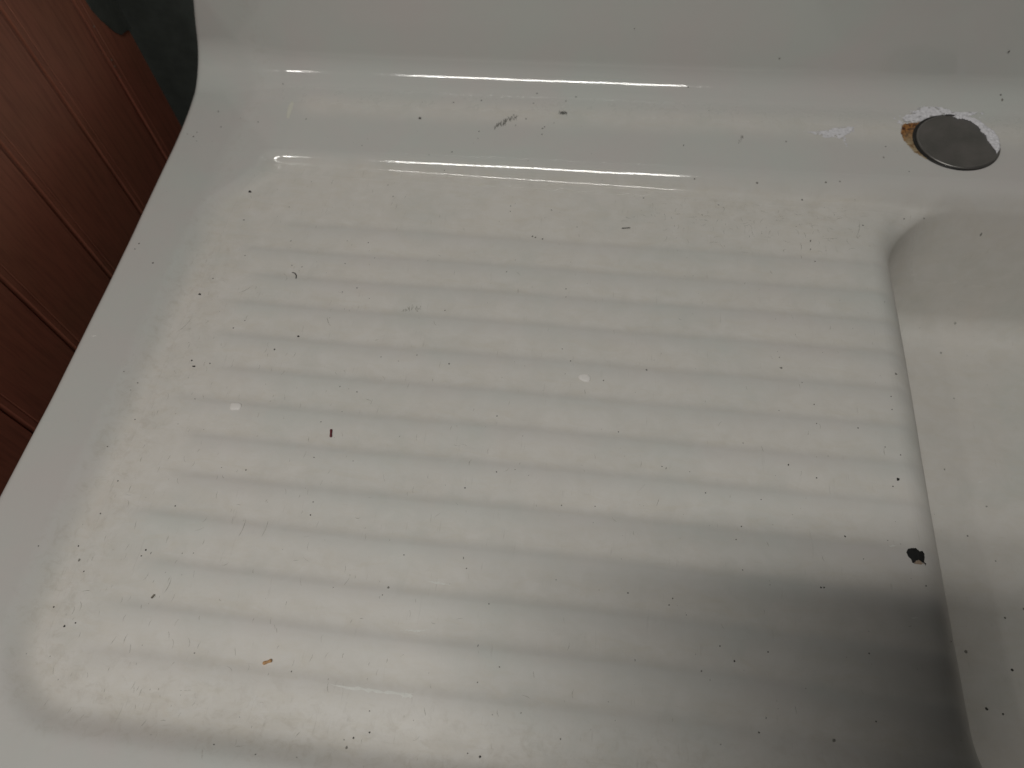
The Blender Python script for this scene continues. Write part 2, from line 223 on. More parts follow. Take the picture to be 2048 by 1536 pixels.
# ---------- white fired enamel, glossy where clean and dulled, yellowed and scratched where used ----------
def enamel(name):
    t = NT(name); v = t.coords()
    wear, grime_and_shade = t.attr('wear'), t.attr('grime_and_shade')
    cloud = t.noise(v, 9, 4, 0.6, 0.4)
    fine = t.noise(v, 55, 6, 0.68, 0.5)
    clean = t.mix(t.ramp(cloud, 0.35, 0.65), (0.585, 0.598, 0.572), (0.606, 0.576, 0.560))
    worn = t.mix(t.ramp(fine, 0.35, 0.65), (0.712, 0.677, 0.624), (0.722, 0.696, 0.662))
    w2 = t.math('MULTIPLY', wear, t.ramp(t.math('ADD', t.math('MULTIPLY', cloud, 0.5), t.math('MULTIPLY', fine, 0.5)), 0.36, 0.58, 0.45, 1.0))
    col = t.mix(w2, clean, worn)
    # streaky yellow-brown film
    sv = t.coords((1, 3.2, 1))
    film = t.ramp(t.noise(sv, 38, 7, 0.72, 0.8), 0.47, 0.70)
    col = t.mix(t.math('MULTIPLY', film, t.math('MULTIPLY', wear, 0.28)), col, (0.60, 0.545, 0.44))
    dirt_shade = t.ramp(t.noise(v, 120, 6, 0.75, 0.6), 0.50, 0.66)
    col = t.mix(t.math('MULTIPLY', dirt_shade, grime_and_shade), col, (0.38, 0.335, 0.265))  # real grime plus the shade painted on the recess slope
    # hairline scratches running across the ribs
    for sc, rot, k in (((900, 60, 60), 0.10, 0.20), ((520, 40, 40), -0.35, 0.13), ((70, 800, 60), 0.06, 0.08)):
        hv = t.coords(sc, (0, 0, rot))
        h = t.noise(hv, 1.0, 2, 0.5)
        patch = t.ramp(t.noise(v, 70, 3, 0.6), 0.50, 0.66)
        h = t.math('MULTIPLY', t.ramp(h, 0.66, 0.76), patch)
        col = t.mix(t.math('MULTIPLY', h, t.math('MULTIPLY', wear, k * 2.2)), col, (0.33, 0.31, 0.27))
    t.l(col, t.b.inputs['Base Color'])
    r = t.math('ADD', 0.055, t.ramp(t.attr('matte'), 0.0, 1.0, 0.0, 0.42))
    r = t.math('ADD', r, t.math('MULTIPLY', t.ramp(fine, 0.4, 0.7), 0.05))
    t.l(r, t.b.inputs['Roughness'])
    t.b.inputs['IOR'].default_value = 1.52
    b1 = t.n('ShaderNodeBump'); b1.inputs['Strength'].default_value = 0.10; b1.inputs['Distance'].default_value = 0.0010
    t.l(t.noise(v, 90, 2, 0.5), b1.inputs['Height'])
    b2 = t.n('ShaderNodeBump'); b2.inputs['Strength'].default_value = 0.035; b2.inputs['Distance'].default_value = 0.0003
    t.l(t.noise(v, 700, 2, 0.6), b2.inputs['Height']); t.l(b1.outputs['Normal'], b2.inputs['Normal'])
    t.l(b2.outputs['Normal'], t.b.inputs['Normal'])
    return t.m

M_EN = enamel('fired_enamel')
M_PIT = simple('dark_pit', (0.050, 0.046, 0.040), 0.7)
M_PITG = simple('grey_pit', (0.22, 0.212, 0.19), 0.6)
M_SCR = simple('grey_scratch', (0.40, 0.385, 0.345), 0.6)
M_IRON = simple('bare_iron', (0.010, 0.010, 0.010), 0.75, bump=0.5)
M_SEAL = simple('dried_sealant', (0.74, 0.73, 0.77), 0.55, var=0.16, vscale=300, bump=0.35, bscale=900)
M_CHALK = simple('chalky_scuff', (0.74, 0.735, 0.70), 0.6, var=0.05)
M_FLAKE = simple('white_flake', (0.80, 0.77, 0.745), 0.5, var=0.03)
M_CRUMB = simple('black_crumb', (0.014, 0.012, 0.010), 0.7, bump=0.5)
M_GRAIN = simple('red_brown_grain', (0.13, 0.022, 0.030), 0.35)
M_ORANGE = simple('orange_crumb', (0.52, 0.30, 0.14), 0.6)
M_BRIS = simple('grey_bristle', (0.17, 0.15, 0.12), 0.6)
M_GASK = simple('black_gasket', (0.010, 0.009, 0.008), 0.5)
M_DRIP = simple('cream_drip', (0.68, 0.67, 0.60), 0.15, var=0.03)

def steel():
    t = NT('brushed_steel'); v = t.coords((1, 1, 1))
    f = t.noise(v, 30, 4, 0.6); g = t.noise(t.coords((60, 2200, 60), (0, 0, 0.4)), 1, 2)
    t.l(t.mix(t.ramp(f, 0.35, 0.65), (0.19, 0.184, 0.175), (0.26, 0.245, 0.235)), t.b.inputs['Base Color'])
    t.b.inputs['Metallic'].default_value = 0.85
    t.l(t.ramp(g, 0.3, 0.7, 0.36, 0.46), t.b.inputs['Roughness'])
    t.bump(g, 0.05, 0.0002); return t.m
M_STEEL = steel()

def rust():
    t = NT('rust_stain'); v = t.coords()
    a = t.noise(v, 170, 5, 0.7, 0.5); b = t.noise(v, 300, 4, 0.7, 0.6)
    c = t.mix(t.ramp(a, 0.38, 0.62), (0.20, 0.115, 0.050), (0.46, 0.37, 0.235))
    # the upper left end is the raw orange rust
    tc = t.n('ShaderNodeSeparateXYZ'); t.l(v, tc.inputs[0])
    up = t.math('ADD', t.math('MULTIPLY', tc.outputs[1], 1.0), t.math('MULTIPLY', tc.outputs[0], -0.9))
    up = t.math('ADD', up, t.math('MULTIPLY', a, 0.020))
    k = t.ramp(up, 0.318, 0.336)
    c = t.mix(k, c, t.mix(t.ramp(b, 0.48, 0.56), (0.34, 0.15, 0.04), (0.07, 0.020, 0.006)))
    t.l(c, t.b.inputs['Base Color']); t.b.inputs['Roughness'].default_value = 0.6
    t.bump(b, 0.7, 0.0008); return t.m
M_RUST = rust()

# ---------- the cast sink ----------
def edge_x(v):
    return sum(edge_x0(v + k * 0.006) for k in (-2, -1, 0, 1, 2)) / 5
def edge_x0(v):
    return np.interp(v, [-1, 0.15, 0.2247, 0.3274, 0.3951, 0.4514, 0.4850, 0.5150, 0.5416, 0.5718, 0.5870, 0.6025, 0.6120, 0.6217, 0.6407, 0.6611, 0.6759, 0.7037, 0.78, 0.86, 0.95],
                     [-0.4040, -0.4040, -0.4032, -0.4046, -0.4066, -0.4088, -0.4100, -0.4113, -0.4130, -0.4163, -0.4188, -0.4202, -0.4196, -0.4182, -0.4134, -0.4066, -0.4018, -0.3912, -0.362, -0.330, -0.30])

def profile(v, R):
    """cross-section along v: flat, cove, leaning splash wall -> y, z, normal"""
    v = np.asarray(v, float)
    a_max = math.radians(86); yc = Y_COVE + R_COVE - R; va = v - yc
    y = np.where(va < 0, v, 0.0); z = np.zeros_like(v); ny = np.zeros_like(v); nz = np.ones_like(v)
    a = np.clip(va / R, 0, a_max)
    on = va >= 0
    y = np.where(on, yc + R * np.sin(a), y); z = np.where(on, R * (1 - np.cos(a)), z)
    rest = np.clip(va - R * a_max, 0, None)
    y = y + rest * math.cos(a_max); z = z + rest * math.sin(a_max)
    return y, z, np.where(on, -np.sin(a), 0), np.where(on, np.cos(a), 1)

def build_sink():
    r = 0.0075
    us = np.concatenate([np.linspace(-0.06, -r * 1.6, 7)[:-1] - 0, np.linspace(-r * 1.6, 0, 10)[:-1]]) + X_EDGE
    us = np.concatenate([us, np.arange(X_EDGE, 0.222, 0.00115), np.arange(0.222, 0.300, 0.0007), np.arange(0.300, 0.60, 0.0016), np.arange(0.60, X_END, 0.002)])
    fv = np.concatenate([np.linspace(-0.05, -r * 1.6, 6)[:-1], np.linspace(-r * 1.6, 0, 9)[:-1]]) + Y_FRONT
    vs_ = np.concatenate([fv, np.arange(Y_FRONT, 0.0, 0.0016), np.arange(0.0, 0.440, 0.0009), np.arange(0.440, 0.520, 0.0006), np.arange(0.520, 0.67, 0.0012), np.arange(0.67, 0.95, 0.004)])
    U, V = np.meshgrid(us, vs_)
    nv, nu = U.shape
    du = np.clip(X_EDGE - U, 0, None); dv = np.clip(Y_FRONT - V, 0, None)
    Uc = np.maximum(U, X_EDGE); Vc = np.maximum(V, Y_FRONT)
    ex = edge_x(Vc)
    X = Uc + (ex - X_EDGE) * smooth((-0.22 - Uc) / (-0.22 - X_EDGE))
    py, pz, ny, nz = profile(Vc, cove_r(Uc))
    hz = height(X, np.minimum(Vc, 0.66))
    hz = hz * smooth((0.640 - Vc) / 0.04)
    hz = np.where(Vc > 0.64, 0, hz)
    Y_ = py.copy(); Z_ = pz + hz
    def roll(d):
        a = np.clip(d / r, 0, math.pi / 2)
        return r * np.sin(a), r * (1 - np.cos(a)) + np.clip(d - r * math.pi / 2, 0, None)
    ox, on = roll(du); oy, on2 = roll(dv)
    X = X - ox; Y_ = Y_ - oy
    down = np.maximum(on, on2)
    Y_ = Y_ - ny * down; Z_ = Z_ - nz * down
    # the cut edge of the casting is slightly uneven
    P = np.stack([X, Y_, Z_], -1)
    # normals
    Pu = np.gradient(P, axis=1); Pv = np.gradient(P, axis=0)
    N = np.cross(Pu, Pv); N /= np.maximum(np.linalg.norm(N, axis=-1, keepdims=True), 1e-12)
    # attributes
    m = recess_mask(X, np.minimum(Vc, 0.6))
    s2 = rbox(X - 0.0030 * smooth((Vc - 0.15) / 0.25), Vc, 0.2262, 0.615, -0.018, 0.5190, 0.088)
    gd = ridges(X, Vc)
    wear = m * (1 - 0.6 * np.clip(gd, 0, 1)) * (1 - 0.25 * smooth((s2 + 0.03) / 0.03))
    front = smooth((0.600 - Vc) / 0.03) * smooth((Vc - 0.545) / 0.03) * smooth((X + 0.33) / 0.05) * 0.7
    wear = np.clip(np.maximum(wear, front * (1 - m)), 0, 1)
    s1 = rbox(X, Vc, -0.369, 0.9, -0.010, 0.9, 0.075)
    grime_and_shade = np.exp(-((s1 - 0.040) / 0.020) ** 2) * smooth((0.43 - Vc) / 0.05) * 0.22
    grime_and_shade += 0.16 * np.exp(-((s1 - 0.016) / 0.012) ** 2)  # shade on the left and front inner slopes, painted as a darker band
    grime_and_shade += np.exp(-((Vc - 0.478) / 0.012) ** 2) * smooth((X - 0.0) / 0.1) * smooth((0.25 - X) / 0.03) * 0.22
    grime_and_shade += 0.25 * np.exp(-((X - 0.262) ** 2 + (Vc - 0.470) ** 2) / 0.012 ** 2)
    matte = np.maximum.reduce([m * smooth((0.490 - Vc) / 0.012) * smooth((s1 - 0.02) / 0.03), 0.55 * front, smooth((0.606 - Vc) / 0.008) * smooth((Vc - 0.560) / 0.02) * smooth((X + 0.36) / 0.04) * 0.5])
    # split into the parts one can tell apart
    Uf = (X[:-1, :-1] + X[1:, 1:]) / 2; Vf = (Vc[:-1, :-1] + Vc[1:, 1:]) / 2
    mf = (m[:-1, :-1] + m[1:, 1:]) / 2; sf = (s2[:-1, :-1] + s2[1:, 1:]) / 2
    lab = np.zeros(Uf.shape, int)
    lab[(mf > 0.5) & (Uf < 0.27) & (Vf > 0.002)] = 1; lab[sf > 0.004] = 2; lab[Vf > Y_COVE + 0.010] = 3
    root = empty('sink', (0, 0, 0))
    tag(root, 'old white enamelled cast sink with a ribbed drainboard, stained and chipped', 'sink')
    idx = np.arange(nv * nu).reshape(nv, nu)
    Pf, Nf = P.reshape(-1, 3), N.reshape(-1, 3)
    parts = {}
    for k, nm in enumerate(('rim', 'drainboard', 'basin', 'backsplash')):
        sel = lab == k
        q = np.stack([idx[:-1, :-1][sel], idx[:-1, 1:][sel], idx[1:, 1:][sel], idx[1:, :-1][sel]], -1)
        used, inv = np.unique(q.ravel(), return_inverse=True)
        q = inv.reshape(-1, 4)
        me = bpy.data.meshes.new(nm)
        me.vertices.add(len(used)); me.vertices.foreach_set('co', Pf[used].ravel())
        me.loops.add(q.size); me.loops.foreach_set('vertex_index', q.ravel().astype(np.int32))
        me.polygons.add(len(q)); me.polygons.foreach_set('loop_start', np.arange(0, q.size, 4, dtype=np.int32))
        me.update(calc_edges=True); me.validate()
        me.polygons.foreach_set('use_smooth', np.ones(len(q), bool))
        for an, arr in (('wear', wear), ('grime_and_shade', grime_and_shade), ('matte', matte)):
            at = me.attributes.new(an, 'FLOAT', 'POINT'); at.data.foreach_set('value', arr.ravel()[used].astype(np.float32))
        me.normals_split_custom_set_from_vertices([tuple(n) for n in Nf[used]])
        me.materials.append(M_EN)
        parts[nm] = link(bpy.data.objects.new(nm, me), root)
    return root, parts
SINK, PARTS = build_sink()

def zsurf(x, y):
    return float(full(np.array([x]), np.array([y]))[0])
def nsurf(x, y):
    e = 0.0006
    return Vector((-(zsurf(x + e, y) - zsurf(x - e, y)) / (2 * e), -(zsurf(x, y + e) - zsurf(x, y - e)) / (2 * e), 1)).normalized()

# ---------- tap hole cover ----------
DX, DY = 0.3172, 0.5590
DZ = zsurf(DX, DY)
def lathe(prof, n=96, sy=1.0, off=(0, 0)):
    vv, ff = [], []
    for r_, z_ in prof:
        for i in range(n):
            a = 2 * math.pi * i / n; vv.append((r_ * math.cos(a) + off[0], r_ * math.sin(a) * sy + off[1], z_))
    for j in range(len(prof) - 1):
        for i in range(n):
            a, b = j * n + i, j * n + (i + 1) % n
            ff.append((a, b, b + n, a + n))
    vv.append((off[0], off[1], prof[-1][1])); c = len(vv) - 1; k = (len(prof) - 1) * n
    for i in range(n): ff.append((k + i, k + (i + 1) % n, c))
    return vv, ff
DR, DSY, DTOP = 0.0355, 0.985, 0.0030
cover = empty('tap_hole_cover', (DX, DY, DZ))
tag(cover, 'round dull steel disc covering the tap hole, rust at its left edge', 'hole cover')
vv, ff = lathe([(DR, -0.001), (DR + 0.0001, DTOP - 0.0010), (DR - 0.0003, DTOP - 0.0004), (DR - 0.0009, DTOP - 0.0001), (DR - 0.0016, DTOP + 0.0001), (DR - 0.0024, DTOP - 0.0002), (DR - 0.004, DTOP - 0.0002), (0.022, DTOP + 0.0001), (0.010, DTOP + 0.0003)], sy=DSY)
mesh_obj('disc', vv, ff, M_STEEL, cover)
vv, ff = lathe([(DR + 0.0015, -0.001), (DR + 0.0016, 0.0012), (DR + 0.0008, 0.0017), (DR - 0.001, 0.0016)], sy=DSY, off=(-0.0012, 0.0006))
mesh_obj('gasket', vv, ff, M_GASK, cover)

def ztop(x, y):
    z = zsurf(x, y)
    if ((x - DX) / (DR + 0.0008)) ** 2 + ((y - DY) / ((DR + 0.0008) * DSY)) ** 2 < 1: z = max(z, DZ + DTOP)
    return z

# ---------- irregular patches that follow the enamel ----------
def inside(px, py, poly):
    c = False; j = len(poly) - 1
    for i in range(len(poly)):
        xi, yi = poly[i]; xj, yj = poly[j]
        if (yi > py) != (yj > py) and px < (xj - xi) * (py - yi) / (yj - yi) + xi: c = not c
        j = i
    return c
def edge_dist(px, py, poly):
    best = 1
    for i in range(len(poly)):
        ax, ay = poly[i - 1]; bx, by = poly[i]
        dx, dy = bx - ax, by - ay; L = dx * dx + dy * dy
        t = max(0, min(1, ((px - ax) * dx + (py - ay) * dy) / L)) if L else 0
        best = min(best, math.hypot(px - ax - t * dx, py - ay - t * dy))
    return best
def patch(name, poly, mat, parent, zf=None, stretch=(1, 1), thick=0.0006, step=0.0004, holes=0.0, jag=0.5, rough=0.5, fall=0.0015, wobble=0.0006, base=0.00006):
    xs = [p[0] for p in poly]; ys = [p[1] for p in poly]
    x0, y0 = min(xs) - 0.001, min(ys) - 0.001
    nx = int((max(xs) + 0.001 - x0) / step) + 1; ny = int((max(ys) + 0.001 - y0) / step) + 1
    vid, vv, ff = {}, [], []
    def wob(x, y):
        return (x + wobble * mnoise.noise(Vector((x * 900, y * 900, 3.1))), y + wobble * mnoise.noise(Vector((x * 900, y * 900, 9.7))))
    def vert(i, j):
        if (i, j) in vid: return vid[i, j]
        x, y = x0 + i * step, y0 + j * step
        X2, Y2 = wob(x, y)
        e = edge_dist(X2, Y2, poly) if inside(X2, Y2, poly) else 0
        h = thick * min(1, e / fall) ** 0.6 * (1 - rough + rough * 2 * (0.5 + 0.5 * mnoise.noise(Vector((x * 500, y * 500, 1.3)))))
        vid[i, j] = len(vv); vv.append((x, y, (zf or ztop)(x, y) + base + max(0, h))); return vid[i, j]
    for i in range(nx):
        for j in range(ny):
            x, y = x0 + (i + 0.5) * step, y0 + (j + 0.5) * step
            X2, Y2 = wob(x, y)
            if not inside(X2, Y2, poly): continue
            e = edge_dist(X2, Y2, poly)
            if holes and mnoise.noise(Vector((x * 620 * stretch[0], y * 620 * stretch[1], 5.5))) * 0.5 + 0.5 < holes * (1 - min(1, e / 0.004) * jag): continue
            ff.append((vert(i, j), vert(i + 1, j), vert(i + 1, j + 1), vert(i, j + 1)))
    o = mesh_obj(name, vv, ff, mat, parent)
    return o

patch('rust_stain', RUST, M_RUST, SINK, zf=zsurf, thick=0.0005, wobble=0.0016, rough=0.9)
patch('sealant_residue', SEAL_TOP, M_SEAL, SINK, thick=0.0009, holes=0.49, jag=0.55, rough=0.45, wobble=0.0010, stretch=(0.45, 1.5))
for k in range(26):   # crumbs of sealant round the main smear
    x = 0.272 + 0.085 * random.random(); y = 0.588 + 0.0035 * random.random() + (0.012 * random.random() if x < 0.31 else 0.008 * random.random())
    if k < 8: x = 0.266 + 0.012 * random.random(); y = 0.583 + 0.012 * random.random()
    SEAL_BITS = [(x + 0.0008 * math.cos(a) * (0.5 + random.random()), y + 0.0006 * math.sin(a) * (0.5 + random.random())) for a in (0, 1, 2, 3, 4, 5)]
    if ((x - DX) ** 2 + (y - DY) ** 2) ** 0.5 > DR + 0.001:
        patch('sealant_residue', SEAL_BITS, M_SEAL, SINK, thick=0.0004, step=0.0003, wobble=0.0002)
patch('sealant_bead', SEAL_SIDE, M_SEAL, cover, thick=0.0014, rough=0.7, wobble=0.0008).matrix_parent_inverse = Matrix.Translation((-DX, -DY, -DZ))
patch('sealant_residue', SEAL_SMEAR, M_SEAL, SINK, thick=0.0004, holes=0.53, jag=0.6, rough=0.4, wobble=0.0012, stretch=(0.6, 1.4))
patch('enamel_chip', CHIP, M_IRON, SINK, thick=0.00002, step=0.0002, wobble=0.0002, rough=0.1)['label'] = 'deep black chip with bare iron showing near the basin edge'
patch('rust_stain', CHIP_RUST, simple('chip_rust', (0.36, 0.27, 0.20), 0.6), SINK, thick=0.0002, step=0.0003, base=0.00012)
patch('chalky_streak', DRIP, M_DRIP, SINK, thick=0.0002, wobble=0.0003)

def ribbon(name, pts, w, mat, parent, h=0.00006, taper=True, jitter=0.3):
    """thin strip lying on the enamel"""
    vv, ff = [], []
    n = len(pts)
    for i, (x, y) in enumerate(pts):
        a = pts[max(0, i - 1)]; b = pts[min(n - 1, i + 1)]
        t = Vector((b[0] - a[0], b[1] - a[1])).normalized(); s = Vector((-t.y, t.x))
        ww = w / 2 * (math.sin(math.pi * (i + 0.6) / (n + 0.2)) if taper else 1) * (1 + jitter * (random.random() - 0.5))
        for k, dz in ((-1, 0.00003), (0, h), (1, 0.00003)):
            X2, Y2 = x + s.x * ww * k, y + s.y * ww * k
            vv.append((X2, Y2, zsurf(X2, Y2) + dz + 0.00004))
    for i in range(n - 1):
        for k in (0, 1):
            a = i * 3 + k; ff.append((a, a + 1, a + 4, a + 3))
    return mesh_obj(name, vv, ff, mat, parent)
def resample(pts, n):
    out = []
    seg = [math.hypot(pts[i + 1][0] - pts[i][0], pts[i + 1][1] - pts[i][1]) for i in range(len(pts) - 1)]
    L = sum(seg)
    for k in range(n):
        d = L * k / (n - 1); i = 0
        while i < len(seg) - 1 and d > seg[i]: d -= seg[i]; i += 1
        t = min(1, d / seg[i]); out.append((pts[i][0] + (pts[i + 1][0] - pts[i][0]) * t, pts[i][1] + (pts[i + 1][1] - pts[i][1]) * t))
    return out
for pts, w in ((SCUFF, 0.0015), (SCUFF_B, 0.0011), (SCUFF_C, 0.0010)):
    q = [(x, y + random.uniform(-0.0004, 0.0004)) for x, y in resample(pts, 26)]
    ribbon('chalky_scuff', q, w, M_CHALK, SINK, jitter=1.6)
for x, y in WSCUFFS:
    ribbon('chalky_scuff', [(x + k * 0.0007, y + 0.0004 * math.sin(k)) for k in range(-3, 4)], 0.0010, M_CHALK, SINK, jitter=1.0)
ribbon('chalky_scuff', [(-0.093 + 0.0005 * k, 0.0472 + 0.0003 * math.sin(k * 2.2)) for k in range(-8, 9)], 0.0028, M_CHALK, SINK, jitter=1.2)

# ---------- pits and specks in the enamel ----------
def dot(vv, ff, x, y, z, r, k):
    if z is None or z > 0.004:      # on the splash wall: normal looks along -y
        if z is None: z = zsurf(x, y)
    wall = z > 0.02
    n = 8 if r > 0.0007 else 6
    sx, sy = (0.42, 1.5) if k == 'v' else ((1.5, 0.42) if k == 'h' else (1, 1))
    if k == 'g': sx, sy = random.uniform(0.8, 1.1), random.uniform(0.8, 1.25)
    rot = random.uniform(-0.35, 0.1) if k == 'v' else random.uniform(0, 6)
    if not wall:
        sy *= max(0.25, nsurf(x, y).z)
    b = len(vv)
    for ring, (q, h) in enumerate(((1.0, 0.03), (0.6, 0.14))):
        for i in range(n):
            a = 2 * math.pi * i / n
            rr = r * q * random.uniform(0.72, 1.2)
            px_, py_ = rr * math.cos(a) * sx, rr * math.sin(a) * sy
            if k == 'v': px_, py_ = px_ * math.cos(rot) - py_ * math.sin(rot), px_ * math.sin(rot) + py_ * math.cos(rot)
            if wall: vv.append((x + px_, y - h * r - 0.00003 + 0.0006 * (z - 0.04) / 0.01 * 0, z + py_))
            else: vv.append((x + px_, y + py_, zsurf(x + px_, y + py_) + h * r + 0.00003))
    for i in range(n):
        j = (i + 1) % n
        ff.append((b + i, b + j, b + n + j, b + n + i))
    ff.append(tuple(b + n + i for i in range(n)))
few, rest = MARKS[:60], MARKS[60:]
for (x, y, z, r, k) in few:
    vv, ff = [], []
    dot(vv, ff, x, y, z if z > 0.02 else None, r * 0.00064, k)
    mesh_obj('enamel_pit', vv, ff, M_PITG if k == 'g' else M_PIT, SINK)
vv, ff = [], []
for (x, y, z, r, k) in rest: dot(vv, ff, x, y, z if z > 0.02 else None, r * 0.00064, k)
tag(mesh_obj('dark_specks', vv, ff, M_PIT, SINK), 'fine dark specks scattered over the enamel', kind='stuff')
vv, ff = [], []
def spot():
    while True:
        x, y = random.uniform(-0.40, 0.42), random.uniform(-0.03, 0.585)
        dens = 0.35
        if -0.34 < x < 0.23 and y < 0.49: dens = 0.75
        if y > 0.5 and -0.2 < x < 0.05: dens = 1.0
        if 0.43 < y < 0.49 and 0.0 < x < 0.24: dens = 1.0
        if random.random() < dens and ((x - DX) ** 2 + (y - DY) ** 2) > 0.045 ** 2: return x, y
for _ in range(260):
    x, y = spot(); dot(vv, ff, x, y, None, random.choice((0.22, 0.25, 0.3, 0.4)) * 0.001, random.choice('dgv'))
tag(mesh_obj('faint_specks', vv, ff, M_PITG, SINK), 'faint grey specks scattered over the enamel', kind='stuff')
# grey hairline scratches on the drainer, most of them across the ribs
vv, ff = [], []
def scratch(x, y, L, ang, w, bend):
    n = 7; b = len(vv)
    for i in range(n):
        t = i / (n - 1) - 0.5
        a = ang + bend * t
        px_, py_ = x + math.cos(a) * L * t, y + math.sin(a) * L * t
        nx, ny_ = -math.sin(a), math.cos(a)
        ww = w / 2 * math.sin(math.pi * (i + 0.5) / n) * random.uniform(0.5, 1.3)
        for s in (-1, 1):
            X2, Y2 = px_ + nx * ww * s, py_ + ny_ * ww * s
            vv.append((X2, Y2, zsurf(X2, Y2) + 0.00005))
    for i in range(n - 1):
        a = b + 2 * i; ff.append((a, a + 1, a + 3, a + 2))
for _ in range(360):
    x, y = random.uniform(-0.345, 0.23), random.uniform(0.01, 0.485)
    if random.random() < 0.55: x = -0.33 + abs(random.gauss(0, 0.13)); y = abs(random.gauss(0.03, 0.16))
    if x > 0.225 or y > 0.485: continue
    ang = math.pi / 2 + random.gauss(0.05, 0.22) if random.random() < 0.72 else random.uniform(0, 3.1)
    scratch(x, y, random.uniform(0.0012, 0.0065), ang, random.uniform(0.00018, 0.00038), random.uniform(-0.7, 0.7))
for _ in range(120):
    x, y = random.uniform(0.02, 0.235), random.gauss(0.462, 0.014)
    if y > 0.485: continue
    scratch(x, y, random.uniform(0.001, 0.008), random.uniform(-0.5, 0.5) + (1.5 if random.random() < 0.4 else 0), 0.00030, random.uniform(-1, 1))
for x, y, L, a in ((0.226, 0.462, 0.022, 1.35), (0.175, 0.437, 0.009, 1.57), (0.174, 0.425, 0.005, 1.57), (-0.292, 0.345, 0.013, 0.75), (-0.213, 0.318, 0.010, -1.0), (-0.332, 0.303, 0.016, 1.1), (0.20, 0.448, 0.014, 0.12),
                   (-0.228, 0.140, 0.013, 1.5), (-0.212, 0.141, 0.012, 1.5), (-0.266, 0.095, 0.011, 1.4)):
    scratch(x, y, L, a, 0.00045, 0.3)
tag(mesh_obj('hairline_scratches', vv, ff, M_SCR, SINK), 'fine grey hairline scratches over the ribbed drainboard', kind='stuff')
# two scraped metal marks on the ledge
def smudge(pts, n, spread, L, mat, nm, lab):
    vv2, ff2 = [], []
    global vv, ff
    vv, ff = vv2, ff2
    for _ in range(n):
        i = random.randrange(len(pts) - 1); t = random.random()
        x = pts[i][0] + (pts[i + 1][0] - pts[i][0]) * t + random.gauss(0, spread * 0.4)
        y = pts[i][1] + (pts[i + 1][1] - pts[i][1]) * t + random.gauss(0, spread)
        scratch(x, y, random.uniform(0.4, 1.4) * L, math.pi / 2 + random.gauss(0, 0.25), random.uniform(0.0003, 0.0007), 0.2)
    o = mesh_obj(nm, vv2, ff2, mat, SINK); o['label'] = lab
smudge(SMUDGE, 60, 0.0016, 0.0050, simple('metal_scrape', (0.15, 0.145, 0.13), 0.5), 'scrape_mark', 'grey feathery scrape mark in the middle of the back ledge')
smudge([(-0.0470, 0.5765), (-0.0385, 0.5770)], 22, 0.0008, 0.0050, simple('dark_scrape', (0.06, 0.058, 0.05), 0.5), 'scrape_mark', 'small dark fan-shaped scrape mark on the back ledge')
smudge([(0.1235, 0.5480), (0.1275, 0.5560)], 12, 0.0010, 0.0030, M_PITG, 'scrape_mark', 'faint grey scrape mark to the right on the back ledge')
smudge([(-0.1545, 0.3375), (-0.1400, 0.3400)], 26, 0.0012, 0.0030, M_SCR, 'scrape_mark', 'faint grey scrape mark on the ribbed drainboard')

# ---------- loose bits lying on the sink ----------
def pebble(name, x, y, rx, ry, rz, rot, mat, label, cat, group=None, lump=0.2):
    bm = bmesh.new(); bmesh.ops.create_icosphere(bm, subdivisions=3, radius=1)
    sd = random.uniform(0, 50)
    for v in bm.verts:
        k = 1 + lump * mnoise.noise(v.co * 1.7 + Vector((sd, 0, 0)))
        c = v.co * k; v.co = Vector((c.x * rx, c.y * ry, c.z * rz))
    me = bpy.data.meshes.new(name); bm.to_mesh(me); bm.free(); me.materials.append(mat)
    me.polygons.foreach_set('use_smooth', [True] * len(me.polygons))
    o = link(bpy.data.objects.new(name, me)); n = nsurf(x, y)
    o.rotation_euler = (n.to_track_quat('Z', 'Y').to_matrix().to_4x4() @ Matrix.Rotation(rot, 4, 'Z')).to_euler()
    o.location = Vector((x, y, zsurf(x, y))) + n * rz * 0.75
    return tag(o, label, cat, group)

def rod(name, pts, r, mat, label, cat, bulge=0.0, group=None):
    """rounded little stick following points on the enamel"""
    vv, ff = [], []; n = 12; P = resample(pts, 14); m = len(P)
    x0, y0 = P[0]; base = Vector((x0, y0, zsurf(x0, y0)))
    for i, (x, y) in enumerate(P):
        a = P[max(0, i - 1)]; b = P[min(m - 1, i + 1)]
        t = Vector((b[0] - a[0], b[1] - a[1], 0)).normalized(); s = Vector((-t.y, t.x, 0))
        q = i / (m - 1); rr = r * min(1, (1 - abs(2 * q - 1) ** 6) ** 0.5 + 0.12) * (1 + bulge * math.sin(q * 9))
        c = Vector((x, y, zsurf(x, y) + r * 0.9))
        for k in range(n):
            an = 2 * math.pi * k / n; vv.append(c + s * rr * math.cos(an) + Vector((0, 0, 1)) * rr * math.sin(an) - base)
    for i in range(m - 1):
        for k in range(n):
            a, b = i * n + k, i * n + (k + 1) % n; ff.append((a, b, b + n, a + n))
    ff.append(tuple(range(n))[::-1]); ff.append(tuple((m - 1) * n + k for k in range(n)))
    o = mesh_obj(name, vv, ff, mat); o.location = base
    return tag(o, label, cat, group)

